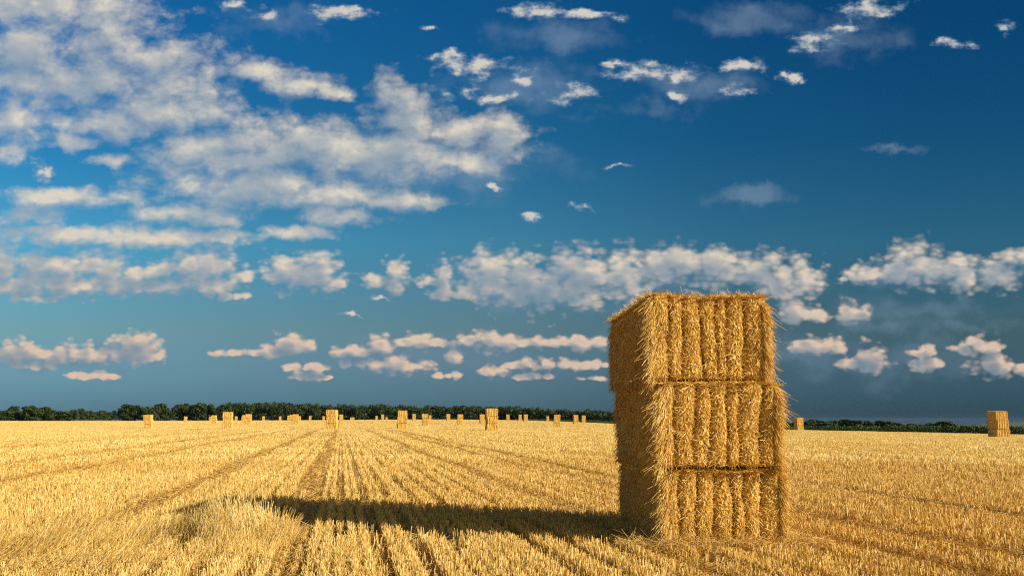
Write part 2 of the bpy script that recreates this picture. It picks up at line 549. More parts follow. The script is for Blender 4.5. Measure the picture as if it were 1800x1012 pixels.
class BaleShape:
    def __init__(self, W, L, H, seed, amp=0.085, r=0.06):
        self.W, self.L, self.H, self.r, self.amp, self.seed = W, L, H, r, amp, seed
        self.seam = False
        rg = np.random.default_rng(seed)
        g = np.array([0.155, 0.295, 0.43, 0.565, 0.70, 0.845]) + rg.normal(0, 0.020, 6)
        self.g = np.concatenate([[-0.03], g, [1.03]]) * W
        self.ph = rg.uniform(0, 6.28, 8)
        self.tilt = rg.normal(0, 0.045)

    def lobe(self, a, z):
        gi = self.g
        aa = a + self.tilt * (z - 0.45) + 0.014 * np.sin(z * 6 + self.ph[0] + a * 9) + 0.008 * np.sin(z * 15 + self.ph[1] + a * 20)
        i = np.clip(np.searchsorted(gi, aa) - 1, 0, 6)
        q = (aa - gi[i]) / (gi[i + 1] - gi[i]) * 2 - 1
        return np.clip(1 - np.abs(q) ** 2.7, 0.0, 1) ** 0.60, i, q

    def surf(self, p):
        """p on the sharp box -> point and normal on the bulging bale (the twine cuts grooves round ends, top and bottom)"""
        P, n = rounded(p, self.W, self.L, self.H, self.r)
        lb, i, q = self.lobe(P[:, 0], P[:, 2])
        endw = np.clip(np.abs(n[:, 1]) * 1.15 + np.abs(n[:, 2]) * 0.55, 0, 1)
        disp = -self.amp * (1 - lb) * endw
        disp = disp + 0.018 * wav(P[:, 0] * 3 + self.seed, P[:, 2] * 4 + P[:, 1] * 3, self.seed + 5, 1.6)
        side = np.abs(n[:, 0])
        zz = P[:, 2] / self.H
        disp = disp + side * (0.016 * np.sin(pi * np.clip(zz, 0, 1)) - 0.01 + 0.008 * wav(P[:, 1] * 2, P[:, 2] * 4, self.seed + 9, 1.5))
        return P + n * disp[:, None], n, i, q

    def core(self, res):
        W, L, H = self.W, self.L, self.H
        V, Q = [], []
        off = 0
        nx, ny, nz = [max(4, int(round(k / res))) for k in (W, L, H)]

        def grid(fn, nu, nv, flip):
            nonlocal off
            u, v = np.meshgrid(np.linspace(0, 1, nu + 1), np.linspace(0, 1, nv + 1), indexing='ij')
            p = fn(u.ravel(), v.ravel())
            i = (np.arange(nu)[:, None] * (nv + 1) + np.arange(nv)[None]).ravel()
            q = np.stack([i, i + nv + 1, i + nv + 2, i + 1], 1)
            if flip:
                q = q[:, ::-1]
            V.append(self.surf(p)[0])
            Q.append(q + off)
            off += len(p)
        z0 = np.zeros_like
        grid(lambda u, v: np.stack([u * W, z0(u), v * H], 1), nx * 2, nz, False)
        grid(lambda u, v: np.stack([u * W, z0(u) + L, v * H], 1), nx * 2, nz, True)
        grid(lambda u, v: np.stack([z0(u), u * L, v * H], 1), ny, nz, True)
        grid(lambda u, v: np.stack([z0(u) + W, u * L, v * H], 1), ny, nz, False)
        grid(lambda u, v: np.stack([u * W, v * L, z0(u)], 1), nx * 2, ny, True)
        grid(lambda u, v: np.stack([u * W, v * L, z0(u) + H], 1), nx * 2, ny, False)
        return np.concatenate(V), np.concatenate(Q)

    def fur(self, dens, wd, rng, scale=1.0, detail=True):
        W, L, H = self.W, self.L, self.H
        parts = []

        def face(area, k, fn):
            n = int(area * dens * k)
            return fn(rng.random(n), rng.random(n)), n
        # ---- ends (front and back)
        for fy in (0, L):
            p, n = face(W * H, 1.0, lambda u, v: np.stack([u * W, np.zeros(len(u)) + fy, v * H], 1))
            P, N, li, q = self.surf(p)
            edge = np.clip((0.15 * W - p[:, 0]) / (0.10 * W), 0, 1) * (rng.random(n) < 0.8)
            edger = np.clip((p[:, 0] - 0.86 * W) / (0.14 * W), 0, 1)
            # the outer column is combed out and down; the others are a tangle pressed flat by the twine
            ang = np.where(rng.random(n) < 0.55, rng.uniform(0, 2 * pi, n), rng.normal(-pi / 2, 0.7, n))
            sx = np.cos(ang) + 0.12 * q
            dz = np.sin(ang)
            sx = sx * (1 - 0.8 * edge) - edge * rng.uniform(0.25, 1.0, n) + 0.5 * edger
            dz = dz * (1 - edge) - edge * rng.uniform(0.5, 1.0, n)
            D = np.stack([sx, np.zeros(n), dz], 1)
            D = D - N * (D * N).sum(1, keepdims=True)
            D = unit(D) + N * (rng.uniform(-0.06, 0.15, (n, 1)) + 0.25 * edge[:, None])
            ln = rng.uniform(0.03, 0.085, n) * (1 + 0.75 * edge + 0.3 * edger)
            wild = rng.random(n) < 0.06
            D = np.where(wild[:, None], rand_unit(n, rng) * np.array([1, 0.3, 1]) + N * rng.uniform(0.1, 0.6, (n, 1)), D)
            ln = np.where(wild, rng.uniform(0.06, 0.13, n), ln)
            # no straw bridges a groove: turn it back into its own flake, else let it run along the string
            glo, ghi = self.g[li], self.g[li + 1]
            half, mid = (ghi - glo) / 2, (ghi + glo) / 2
            inner = ~(edge > 0.3) & ~wild & (rng.random(n) < 0.78)
            for f in (-1.0, 0.12):
                tipq = np.abs((P[:, 0] + unit(D)[:, 0] * ln - mid) / half)
                D[:, 0] = np.where(inner & (tipq > 0.90), D[:, 0] * f, D[:, 0])
            B = np.stack([rng.normal(0, 0.004, n), np.zeros(n), -np.abs(rng.normal(0, 0.010, n)) - 0.02 * edge], 1)
            wk = rng.uniform(0.75, 1.3, n)
            keepg = ((np.abs(q) < 0.90) | (rng.random(n) < 0.12) | (edge > 0.3)) & ((p[:, 2] > 0.05) | (rng.random(n) < 0.25)) & ((p[:, 2] < H - 0.03) | (rng.random(n) < 0.6))
            ln = np.where((np.abs(q) > 0.6) & (edge < 0.2), ln * 0.75, ln)
            T0 = rng.normal(0.56, 0.26, n) + np.where(wild, 0.15, 0)
            parts.append(tuple(x[keepg] for x in (P - N * 0.004, D, ln, wd * wk, B, T0)))
        # ---- long sides
        for fx in (0, W):
            p, n = face(L * H, 1.15, lambda u, v: np.stack([np.zeros(len(u)) + fx, u * L, v * H], 1))
            P, N, li, q = self.surf(p)
            D = np.stack([np.zeros(n), rng.normal(0, 0.38, n), np.where(rng.random(n) < 0.85, -1.0, 0.9)], 1) + N * rng.uniform(0.05, 0.45, (n, 1))
            ln = rng.uniform(0.045, 0.12, n)
            B = np.stack([np.zeros(n), rng.normal(0, 0.01, n), -np.abs(rng.normal(0, 0.012, n))], 1)
            parts.append((P - N * 0.010, D, ln, wd * rng.uniform(0.75, 1.2, n), B, rng.normal(0.48, 0.2, n)))
        # ---- top and bottom
        for fz, k in ((H, 0.8), (0, 0.25)):
            p, n = face(W * L, k, lambda u, v: np.stack([u * W, v * L, np.zeros(len(u)) + fz], 1))
            P, N, li, q = self.surf(p)
            a = rng.uniform(0, 2 * pi, n)
            D = np.stack([np.cos(a), np.sin(a), np.zeros(n)], 1) + N * np.abs(rng.normal(0.10, 0.22, n))[:, None]
            if fz == 0:
                D[:, 2] = np.abs(D[:, 2]) * 0.2
            ln = rng.uniform(0.05, 0.16, n)
            if self.seam and fz > 0:                          # pressed by the bale above
                D[:, 2] *= 0.1
            up = (rng.random(n) < 0.006) & (fz > 0) & (not self.seam)
            D[up] = np.stack([rng.normal(0, 0.3, up.sum()), rng.normal(0, 0.3, up.sum()), np.ones(up.sum())], 1)
            parts.append((P - N * 0.012, D, ln, wd * rng.uniform(0.7, 1.2, n), rng.normal(0, 0.01, (n, 3)), rng.normal(0.55, 0.2, n)))
        # ---- the vertical edges carry a ragged fringe
        for fx, sg in ((0, -1), (W, 1)):
            n = int(0.30 * H * dens)
            p = np.stack([np.full(n, fx) - sg * rng.uniform(0, 0.05, n), np.zeros(n) + rng.uniform(0, 0.03, n), rng.random(n) * H], 1)
            P, N, li, q = self.surf(p)
            D = np.stack([sg * rng.uniform(0.15, 0.95, n), rng.uniform(-0.55, 0.15, n), -rng.uniform(0.2, 1.0, n)], 1)
            ln = rng.uniform(0.05, 0.15, n) * np.where(rng.random(n) < 0.10, rng.uniform(1.3, 2.0, n), 1.0)
            B = np.stack([np.zeros(n), np.zeros(n), -np.abs(rng.normal(0, 0.03, n))], 1)
            parts.append((P - N * 0.015, D, ln, wd * rng.uniform(0.7, 1.1, n), B, rng.normal(0.64, 0.2, n)))
        P, D, ln, w, B, T = (np.concatenate(a) for a in zip(*parts))
        if detail:
            v, qd, nv = straws(P, D, ln * scale, w, B, rng, 2, 0.6)
        else:
            v, qd, nv = straws(P, D, ln * scale, w, B, rng, 1, 0.6)
        return v, qd, np.repeat(np.clip(T, 0, 1), nv)


def bale_mesh_data(shape, dens, wd, res, rng, detail):
    v, q = shape.core(res)
    v = v + rng.normal(0, 0.006, v.shape)
    fv, fq, ft = shape.fur(dens, wd, rng, 1.0, detail)
    tone = np.concatenate([np.clip(0.45 + 0.15 * rng.normal(size=len(v)), 0, 1), ft])
    return np.concatenate([v, fv]), np.concatenate([q, fq + len(v)]), tone


NEAR_LABELS = ['bottom bale of the big near stack, its foot in the stubble', 'middle bale of the big near stack, between two others', 'top bale of the big near stack, standing against the sky']


def near_bales():
    rng = np.random.default_rng(77)
    M = np.stack([EX, EY, [0, 0, 1]], 1)            # local -> world axes (the bale is a little askew)
    z = -0.02
    shifts = [(0.015, 0.0, 1.01), (-0.035, -0.03, 1.015), (-0.105, 0.015, 0.985)]
    for k in range(3):
        dx, dy, sw = shifts[k]
        W = BW * sw
        H = BH - 0.022
        sh = BaleShape(W, BL, H, 40 + k)
        sh.seam = k < 2
        root = empty('straw_bale', O0 + EX * (dx + W / 2) + EY * (dy + BL / 2) + np.array([0, 0, z]))
        tag(root, NEAR_LABELS[k], 'straw bale', 'bales of the big near stack')
        v, q, t = bale_mesh_data(sh, 10500, 0.0052, 0.016, rng, True)
        v = (v - np.array([W / 2, BL / 2, 0])) @ M.T
        mesh_np('straw_body', v, q, STRAW, tone=t, parent=root)
        # six strings, each in its groove
        for g in sh.g[1:-1]:
            path = []
            for (ax, f0, f1, n) in (('front', 0, 1, 14), ('top', 0, 1, 14), ('back', 0, 1, 8), ('under', 0, 1, 8)):
                tt = np.linspace(f0, f1, n, endpoint=False)
                zz = np.zeros(n)
                if ax == 'front':
                    p = np.stack([zz + g, zz, tt * H], 1)
                elif ax == 'top':
                    p = np.stack([zz + g, tt * BL, zz + H], 1)
                elif ax == 'back':
                    p = np.stack([zz + g, zz + BL, H * (1 - tt)], 1)
                else:
                    p = np.stack([zz + g, BL * (1 - tt), zz], 1)
                p[:, 0] -= sh.tilt * (p[:, 2] - 0.45) + 0.014 * np.sin(p[:, 2] * 6 + sh.ph[0] + g * 9) + 0.008 * np.sin(p[:, 2] * 15 + sh.ph[1] + g * 20)
                P, N, _, _ = sh.surf(p)
                path.append(P + N * 0.010)
            path = (np.concatenate(path) - np.array([W / 2, BL / 2, 0])) @ M.T
            n = len(path)
            tg = unit(np.roll(path, -1, 0) - np.roll(path, 1, 0))
            A = np.tile(EX, (n, 1))
            Bv = np.cross(tg, A)
            ring = np.stack([path + 0.0028 * (A * cos(2 * pi * j / 4) + Bv * sin(2 * pi * j / 4)) for j in range(4)], 1).reshape(-1, 3)
            i = np.arange(n)[:, None] * 4 + np.arange(4)[None]
            j = np.arange(n)[:, None] * 4 + (np.arange(4)[None] + 1) % 4
            i2 = np.roll(i, -1, 0)
            j2 = np.roll(j, -1, 0)
            qq = np.stack([i, j, j2, i2], -1).reshape(-1, 4)
            mesh_np('twine', ring, qq, TWINE, tone=np.full(len(ring), 0.5), parent=root, smooth=True)
        z += BH


near_bales()


def far_bales():
    rng = np.random.default_rng(99)
    protos = []
    for k in range(4):
        sh = BaleShape(1.27, 1.55, 0.895, 140 + k, amp=0.13, r=0.075)
        v, q, t = bale_mesh_data(sh, 700, 0.012, 0.035, rng, False)
        v = v - np.array([1.27 / 2, 1.55 / 2, 0])
        t = np.clip(t + 0.12, 0, 1)
        protos.append(mesh_np('straw_bale', v, q, STRAW, tone=t, link=False))
    for i, ((x, y, d), row) in enumerate(zip(stack_pos, FAR)):
        x0, x1, yt, yb, lab = row
        z = float(zt([x], [y])[0])
        yaw = R(8) + rng.normal(0, R(3))
        if i == len(FAR) - 1:
            yaw = R(5)
        if i == 17:
            yaw = R(2)
        low = lab.startswith(('left one of two specks', 'right one of two specks', 'rightmost and lowest'))
        nb = 2 if low else 3
        names = ('bottom', 'middle', 'top') if nb == 3 else ('bottom', 'top')
        z -= 0.02
        # its near end stands where the photograph shows the foot
        cx, cy = x - sin(yaw) * 0.77, y + cos(yaw) * 0.77
        for _ in range(4):
            us = []
            for a in (-0.635, 0.635):
                for b in (-0.775, 0.775):
                    qx, qy = cx + a * cos(yaw) - b * sin(yaw), cy + a * sin(yaw) + b * cos(yaw)
                    us.append(900 + F * qx / (qy * CP - HC * 0.3 * SP))
            dpx = (x0 + x1) / 2 - (min(us) + max(us)) / 2
            cx += dpx / F * cy
        for k in range(nb):
            pr = protos[int(rng.integers(0, 4))]
            o = pr.copy()
            COL.objects.link(o)
            o.location = (cx + rng.normal(0, 0.035), cy + rng.normal(0, 0.04), z)
            o.rotation_euler = (0, 0, yaw + rng.normal(0, R(1.2)) + (pi if rng.random() < 0.5 else 0))
            sz = rng.uniform(0.97, 1.03)
            o.scale = (rng.uniform(0.98, 1.05), rng.uniform(0.96, 1.04), sz)
            z += 0.895 * sz
            o.name = 'straw_bale'
            tag(o, f'{names[k]} bale of the {lab}', 'straw bale', 'straw bales stacked across the far field')


far_bales()


# ------------------------------------------------------------------ trees
def crown_quads(center, rx, rz, nleaf, size, rng, lobes=13, tone0=0.45):
    """leaf clumps spread over many uneven lobes round a centre"""
    lc = rand_unit(lobes, rng) * rng.uniform(0.35, 0.85, (lobes, 1))
    lc[:, 2] = lc[:, 2] * 0.95 + 0.05
    lr = rng.uniform(0.24, 0.46, lobes)
    pick = rng.integers(0, lobes, nleaf)
    dirs = rand_unit(nleaf, rng)
    dirs[:, 2] = np.abs(dirs[:, 2]) * np.where(rng.random(nleaf) < 0.68, 1, -1)
    rad = lr[pick] * rng.uniform(0.55, 1.05, nleaf)
    p = (lc[pick] + dirs * rad[:, None]) * np.array([rx, rx, rz]) + center
    nrm = unit(dirs + rng.normal(0, 0.55, (nleaf, 3)))
    a = unit(np.cross(nrm, rand_unit(nleaf, rng)))
    b = np.cross(nrm, a)
    s = size * rng.uniform(0.5, 1.25, nleaf)[:, None]
    v = np.stack([p - a * s - b * s * .6, p + a * s - b * s * .6, p + a * s * .7 + b * s * .7, p - a * s * .7 + b * s * .7], 1).reshape(-1, 3)
    q = np.arange(nleaf * 4).reshape(-1, 4)
    lt = rng.normal(tone0, 0.16, lobes)
    t = np.repeat(np.clip(lt[pick] + rng.normal(0, 0.14, nleaf), 0, 1), 4)
    return v, q, t


def trunk_tube(pts, rads, k=7):
    pts = np.asarray(pts, float)
    n = len(pts)
    ring = []
    for i in range(n):
        for j in range(k):
            a = 2 * pi * j / k
            ring.append(pts[i] + np.array([cos(a), sin(a), 0]) * rads[i])
    i = np.arange(n - 1)[:, None] * k + np.arange(k)[None]
    j = np.arange(n - 1)[:, None] * k + (np.arange(k)[None] + 1) % k
    return np.array(ring), np.stack([i, j, j + k, i + k], -1).reshape(-1, 4)


def tree_proto(seed, rx, rz, tall, lobes, nleaf, size, tone0):
    """unit tree 10 m tall"""
    rng = np.random.default_rng(seed)
    H = 10.0
    cz = H - rz * 1.0
    V, Q = [], []
    off = 0
    for b in range(5):
        a = rng.uniform(0, 2 * pi)
        if b == 0:
            pts = [(0, 0, -0.3), (0.05, 0.02, cz * 0.45), (0.1, -0.05, cz), (0.15, 0.0, cz + rz * 0.5)]
            rr = [0.30, 0.22, 0.15, 0.05]
        else:
            e = rng.uniform(0.45, 0.75) * rx
            z0 = cz * rng.uniform(0.5, 0.9)
            pts = [(0.05, 0, z0), (cos(a) * e * 0.5, sin(a) * e * 0.5, z0 + rz * 0.3), (cos(a) * e, sin(a) * e, z0 + rz * 0.75)]
            rr = [0.13, 0.09, 0.03]
        v, q = trunk_tube(pts, rr)
        V.append(v)
        Q.append(q + off)
        off += len(v)
    V, Q = np.concatenate(V), np.concatenate(Q)
    tr = mesh_np('trunk', V, Q, BARK, tone=np.random.default_rng(seed).random(len(V)), smooth=True, link=False)
    cv, cq, ct = crown_quads(np.array([0, 0, cz]), rx, rz, nleaf, size, rng, lobes, tone0)
    sv, sq, st = crown_quads(np.array([0, 0, 1.5]), rx * 0.92, 2.0, nleaf // 4, size, rng, 9, tone0 - 0.05)
    cv, cq, ct = np.concatenate([cv, sv]), np.concatenate([cq, sq + len(cv)]), np.concatenate([ct, st])
    cr = mesh_np('crown', cv, cq, LEAF, tone=ct, link=False)
    return tr, cr


PROTO = [
    tree_proto(1, 5.0, 5.1, 0, 24, 2600, 0.40, 0.45),
    tree_proto(2, 4.6, 5.2, 0, 22, 2300, 0.40, 0.40),
    tree_proto(3, 4.0, 5.2, 0, 20, 2100, 0.38, 0.55),
    tree_proto(4, 3.2, 5.0, 0, 17, 1700, 0.36, 0.48),
    tree_proto(5, 6.0, 5.1, 0, 28, 2900, 0.42, 0.45),
]


def plant_tree(px, ytop, wpx, d, label, cat='tree', group=None, ybase=None, kind=0):
    p = at_dist(px, 738, d)
    z = float(zt([p[0]], [p[1]])[0]) if ybase is None else float(at_dist(px, ybase, d)[2])
    top = at_dist(px, ytop, d)[2]
    h = max(top - z, 2.0)
    w = wpx / 1200.0 * d
    rg = np.random.default_rng(int(px * 7 + d))
    tr, cr = PROTO[kind]
    rx = (5.2, 4.6, 4.0, 3.2, 6.2)[kind]
    root = empty('tree', (p[0], p[1], z), rg.uniform(0, 6.28))
    sx = w / (2 * rx) * 1.36
    root.scale = (sx, sx, h / 9.7)
    tag(root, label, cat, group)
    for src in (tr, cr):
        o = src.copy()
        COL.objects.link(o)
        o.parent = root
    return root


G1 = 'trees in the left clump at the field edge'
LT = [
    (4, 717, 26, 1, 'bushy tree cut by the left picture edge, in the far left clump'),
    (22, 714.5, 18, 3, 'narrow dark tree second from the left picture edge, peaked top'),
    (36, 721, 20, 2, 'low tree in the dip left of the tallest crown of the left clump'),
    (53, 712, 26, 0, 'tallest broad crown of the clump at the far left'),
    (74, 714, 24, 0, 'broad yellow-green crown just right of the tallest one in the left clump'),
    (90, 718.5, 18, 2, 'sloping tree third from the right end of the left clump'),
    (103, 721, 17, 1, 'light green bush-like tree second from the right end of the left clump'),
    (116, 722, 19, 0, 'low round tree at the right end of the left clump, beside the pale meadow'),
]
for px, yt, w, k, lab in LT:
    plant_tree(px, yt, w, 500 + (px * 7 % 23), lab, 'tree', G1, kind=k)
G2 = 'small trees behind the pale meadow'
for i, (px, yt, w, k, lab) in enumerate([
    (131, 720.5, 13, 3, 'thin spiky tree leftmost behind the pale meadow'),
    (144, 718.5, 13, 3, 'tallest spiky tree behind the pale meadow'),
    (156, 720.5, 15, 2, 'dark tree just right of the tallest spiky one behind the meadow'),
    (169, 720, 17, 1, 'broad tree in the middle of the row behind the pale meadow'),
    (183, 720.5, 16, 2, 'second tree from the right behind the pale meadow'),
    (197, 720, 15, 1, 'rightmost tree behind the pale meadow, beside the tall rounded tree'),
]):
    plant_tree(px, yt, w, 760 + i * 9, lab, 'tree', G2, kind=k)
G3 = 'trees along the left part of the wood edge'
LW = [
    (216, 714.5, 16, 3, 'slim tree starting the wood edge right of the meadow'),
    (233, 709.5, 33, 0, 'big rounded tree, first large crown right of the meadow'),
    (259, 714, 22, 1, 'lighter tree in the dip right of the big rounded crown'),
    (277, 708, 26, 0, 'pointed dark tree between two lighter dips of the wood edge'),
    (298, 713.5, 22, 1, 'low tree in the dip right of the pointed dark one'),
    (322, 708, 28, 0, 'wide crown behind the second lone bale stack'),
    (339, 709.5, 18, 2, 'narrow crown right of the wide one in the wood edge'),
    (351, 707, 24, 0, 'dark high crown left of the small bale stacks'),
    (366, 711.5, 18, 2, 'lower crown above the small pair of bale stacks'),
    (379, 708, 24, 1, 'yellowish crown left of the tall pale bale stack'),
    (396, 709.5, 22, 2, 'crown rising directly behind the tall pale bale stack'),
]
for px, yt, w, k, lab in LW:
    plant_tree(px, yt, w, 510 + (px * 5 % 17), lab, 'tree', G3, kind=k)
G4 = 'trees behind the corn on the right'
RT = [
    (1366, 737, 30, 0, 'tree half hidden by the near bale stack, behind the corn'),
    (1392, 738.5, 30, 1, 'dark tree behind the brown bale stack by the corn'),
    (1421, 739.5, 24, 2, 'low tree just right of the brown bale stack by the corn'),
    (1449, 735.5, 42, 4, 'widest dome shaped tree behind the corn'),
    (1484, 735, 20, 2, 'narrow tree with the highest tip behind the corn'),
    (1503, 737, 28, 0, 'rounded tree next to the narrow high one behind the corn'),
    (1526, 740, 18, 3, 'small sharp tree at the right of the first tree group behind corn'),
    (1556, 738.5, 30, 0, 'rounded tree standing alone mid row behind the corn'),
    (1578, 742, 18, 2, 'small tree touching the right side of the lone rounded one'),
    (1600, 743.5, 26, 1, 'low flat tree mid row behind the corn'),
    (1627, 744.5, 28, 4, 'lowest flat tree left of the last tall one behind the corn'),
    (1655, 739.3, 30, 0, 'last tall rounded tree before the blue hills'),
    (1678, 746, 22, 2, 'low tree sloping down to the blue hills'),
    (1698, 749, 24, 1, 'small bush-like tree left of the brown stack near the picture edge'),
    (1722, 750.5, 26, 4, 'flat bush-like tree behind the brown stack near the picture edge'),
]
for px, yt, w, k, lab in RT:
    plant_tree(px, yt, w, 330 + (px * 3 % 29), lab, 'tree', G4, kind=k, ybase=756 if px < 1640 else 758)


def build_wood():
    rng = np.random.default_rng(303)
    line = [(400, 708), (413, 703.8), (435, 707.5), (450, 705), (470, 703.5), (490, 706.5), (509, 706), (537, 710), (547, 708.7), (563, 711), (580, 710.5), (595, 708.3), (608, 707.8), (630, 709.7), (645, 711.7), (667, 708.3), (695, 711.7), (713, 711), (740, 712.5), (757, 711.3), (780, 712.5), (805, 710.8), (822, 712), (854, 712), (890, 713), (925, 713.5), (941, 714.6), (958, 718.3), (975, 719), (992, 717), (1006, 723), (1019, 718), (1045, 718.3), (1058, 725), (1072, 722.5), (1100, 725), (1140, 728), (1200, 731), (1270, 734), (1340, 738)]
    lx = np.array([a for a, b in line])
    ly = np.array([b for a, b in line])
    V, Q, T = [], [], []
    off = 0
    for rowi, (dd, dy) in enumerate(((0, 1.2), (10, 0.2), (24, 0.0))):
        px = 396.0
        while px < 1350:
            step = rng.uniform(11, 21)
            base = np.interp(px, [400, 850, 1075, 1350], [525, 520, 470, 380]) + dd + rng.uniform(-3, 3)
            yt = np.interp(px, lx, ly) + dy + abs(rng.normal(0, 0.55))
            p = at_dist(px, 738, base)
            z = float(zt([p[0]], [p[1]])[0])
            top = at_dist(px, yt, base)[2]
            h = max(top - z, 4)
            rx = step / 1200 * base * rng.uniform(0.78, 1.0)
            v, q, t = crown_quads(np.array([p[0], p[1], z + h * 0.52]), rx * 1.1, h * 0.48, 900, 0.46, rng, 18, rng.uniform(0.25, 0.6))
            V.append(v)
            Q.append(q + off)
            T.append(t)
            off += len(v)
            # undergrowth at its foot
            v, q, t = crown_quads(np.array([p[0] + rng.normal(0, 2), p[1] - 2, z + h * 0.16]), rx * 1.15, h * 0.24, 260, 0.5, rng, 9, 0.3)
            V.append(v)
            Q.append(q + off)
            T.append(t)
            off += len(v)
            px += step
    o = mesh_np('wood', np.concatenate(V), np.concatenate(Q), LEAF, tone=np.concatenate(T))
    tag(o, 'long dark green wood along the far field edge', kind='stuff')


build_wood()


def build_corn():
    rng = np.random.default_rng(404)
    n = 46000
    px = rng.uniform(905, 2150, n)
    az = np.arctan((px - 900) / F)
    ed = np.interp(az, EDGE_AZ, EDGE_D)
    depth = rng.random(n) ** 1.6 * 30
    d = ed + 2 + depth
    X, Y = np.sin(az) * d, np.cos(az) * d
    Z = zt(X, Y)
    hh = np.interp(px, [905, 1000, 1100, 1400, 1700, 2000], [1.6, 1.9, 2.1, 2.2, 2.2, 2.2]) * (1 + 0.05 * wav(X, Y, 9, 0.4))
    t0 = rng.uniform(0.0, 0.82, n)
    P = np.stack([X, Y, Z + t0 * hh], 1)
    a = rng.uniform(0, 2 * pi, n)
    out = np.stack([np.cos(a), np.sin(a), np.zeros(n)], 1)
    l = hh * rng.uniform(0.16, 0.30, n)
    tip = P + out * (l * 0.7)[:, None] + np.array([0, 0, 1.0]) * (l * rng.uniform(0.3, 1.0, n))[:, None]
    sd = np.stack([-np.sin(a), np.cos(a), np.zeros(n)], 1) * (0.09 * rng.uniform(0.7, 1.5, n))[:, None]
    mid = (P + tip) / 2 + np.array([0, 0, 0.10])
    v = np.stack([P - sd * .6, P + sd * .6, mid + sd, mid - sd, tip], 1).reshape(-1, 3)
    b = np.arange(n)[:, None] * 5
    q = b + np.array([[0, 1, 2, 3]])
    t = b + np.array([[3, 2, 4]])
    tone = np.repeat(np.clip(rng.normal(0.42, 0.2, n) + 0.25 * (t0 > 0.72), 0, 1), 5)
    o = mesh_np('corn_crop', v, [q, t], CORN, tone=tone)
    tag(o, 'strip of tall green corn beyond the stubble', kind='stuff')


build_corn()


def build_hills():
    rng = np.random.default_rng(505)
    az = np.linspace(math.atan((1560 - 900) / F), math.atan((2500 - 900) / F), 90)
    V = []
    rows = 14
    pk = np.interp(np.tan(az) * F + 900, [1560, 1660, 1700, 1740, 1790, 1850, 2000, 2500], [752, 749, 745.5, 743.5, 741.3, 740, 739, 742])
    for r in range(rows):
        f = r / (rows - 1)
        d = 5200 + 1800 * f
        top = HC + (738 - pk) / F * d + 6 * wav(az * 60, np.full(90, f * 6), 61, 1.0)
        base = -76.0
        prof = sin(min(1, f * 1.05) * pi / 2) ** 1.4
        z = base + (top - base) * prof
        V.append(np.stack([np.sin(az) * d, np.cos(az) * d, z], 1))
    V = np.concatenate(V)
    i = (np.arange(rows - 1)[:, None] * 90 + np.arange(89)[None]).ravel()
    q = np.stack([i, i + 1, i + 91, i + 90], 1)
    m, nt, b = new_mat('wooded hills')
    g = nt.nodes.new('ShaderNodeNewGeometry')
    n1 = nt.nodes.new('ShaderNodeTexNoise')
    n1.inputs['Scale'].default_value = 0.006
    n1.inputs['Detail'].default_value = 6
    nt.links.new(g.outputs['Position'], n1.inputs['Vector'])
    r1 = ramp(nt, [(0.35, (0.02, 0.04, 0.018)), (0.6, (0.045, 0.075, 0.03)), (0.72, (0.14, 0.14, 0.06))])
    nt.links.new(n1.outputs['Fac'], r1.inputs['Fac'])
    nt.links.new(r1.outputs['Color'], b.inputs['Base Color'])
    b.inputs['Roughness'].default_value = 0.95
    o = mesh_np('hills', V, q, m, smooth=True)
    tag(o, 'low wooded hills on the horizon', kind='structure')


build_hills()

def build_haze():
    x0, x1, y0, y1, z0, z1 = -9200, 9200, -9200, 9200, -90, 17
    v = [(x, y, z) for z in (z0, z1) for y in (y0, y1) for x in (x0, x1)]
    f = [[0, 2, 3, 1], [4, 5, 7, 6], [0, 1, 5, 4], [2, 6, 7, 3], [0, 4, 6, 2], [1, 3, 7, 5]]
    m = bpy.data.materials.new('thin air')
    m.use_nodes = True
    nt = m.node_tree
    nt.nodes.clear()
    out = nt.nodes.new('ShaderNodeOutputMaterial')
    pv = nt.nodes.new('ShaderNodeVolumePrincipled')
    pv.inputs['Color'].default_value = (0.40, 0.62, 1.0, 1)
    pv.inputs['Density'].default_value = 0.000015
    nt.links.new(pv.outputs[0], out.inputs['Volume'])
    o = mesh_np('haze', v, np.array(f), m)
    tag(o, 'thin bluish air over the far land', kind='stuff')


build_haze()

# ------------------------------------------------------------------ camera
cam = bpy.data.cameras.new('camera')
cam.sensor_width = 36
cam.lens = 30
cam.shift_y = (C0 - 506) / 1800
cam.clip_start = 0.05
cam.clip_end = 30000
co = bpy.data.objects.new('camera', cam)
COL.objects.link(co)
co.location = (0, 0, HC)
co.rotation_euler = (pi / 2 + PITCH, 0, 0)
S.camera = co

# ------------------------------------------------------------------ sun
sl = bpy.data.lights.new('sun', 'SUN')
sl.energy = 5.0
sl.angle = R(0.53)
sl.color = (1.0, 0.905, 0.66)
so = bpy.data.objects.new('sun', sl)
COL.objects.link(so)
from mathutils import Vector
so.rotation_euler = Vector(-SUN_V).to_track_quat('-Z', 'Y').to_euler()
so.location = (30, -20, 30)

# ------------------------------------------------------------------ sky and clouds
W = bpy.data.worlds.new('World')
S.world = W
W.use_nodes = True


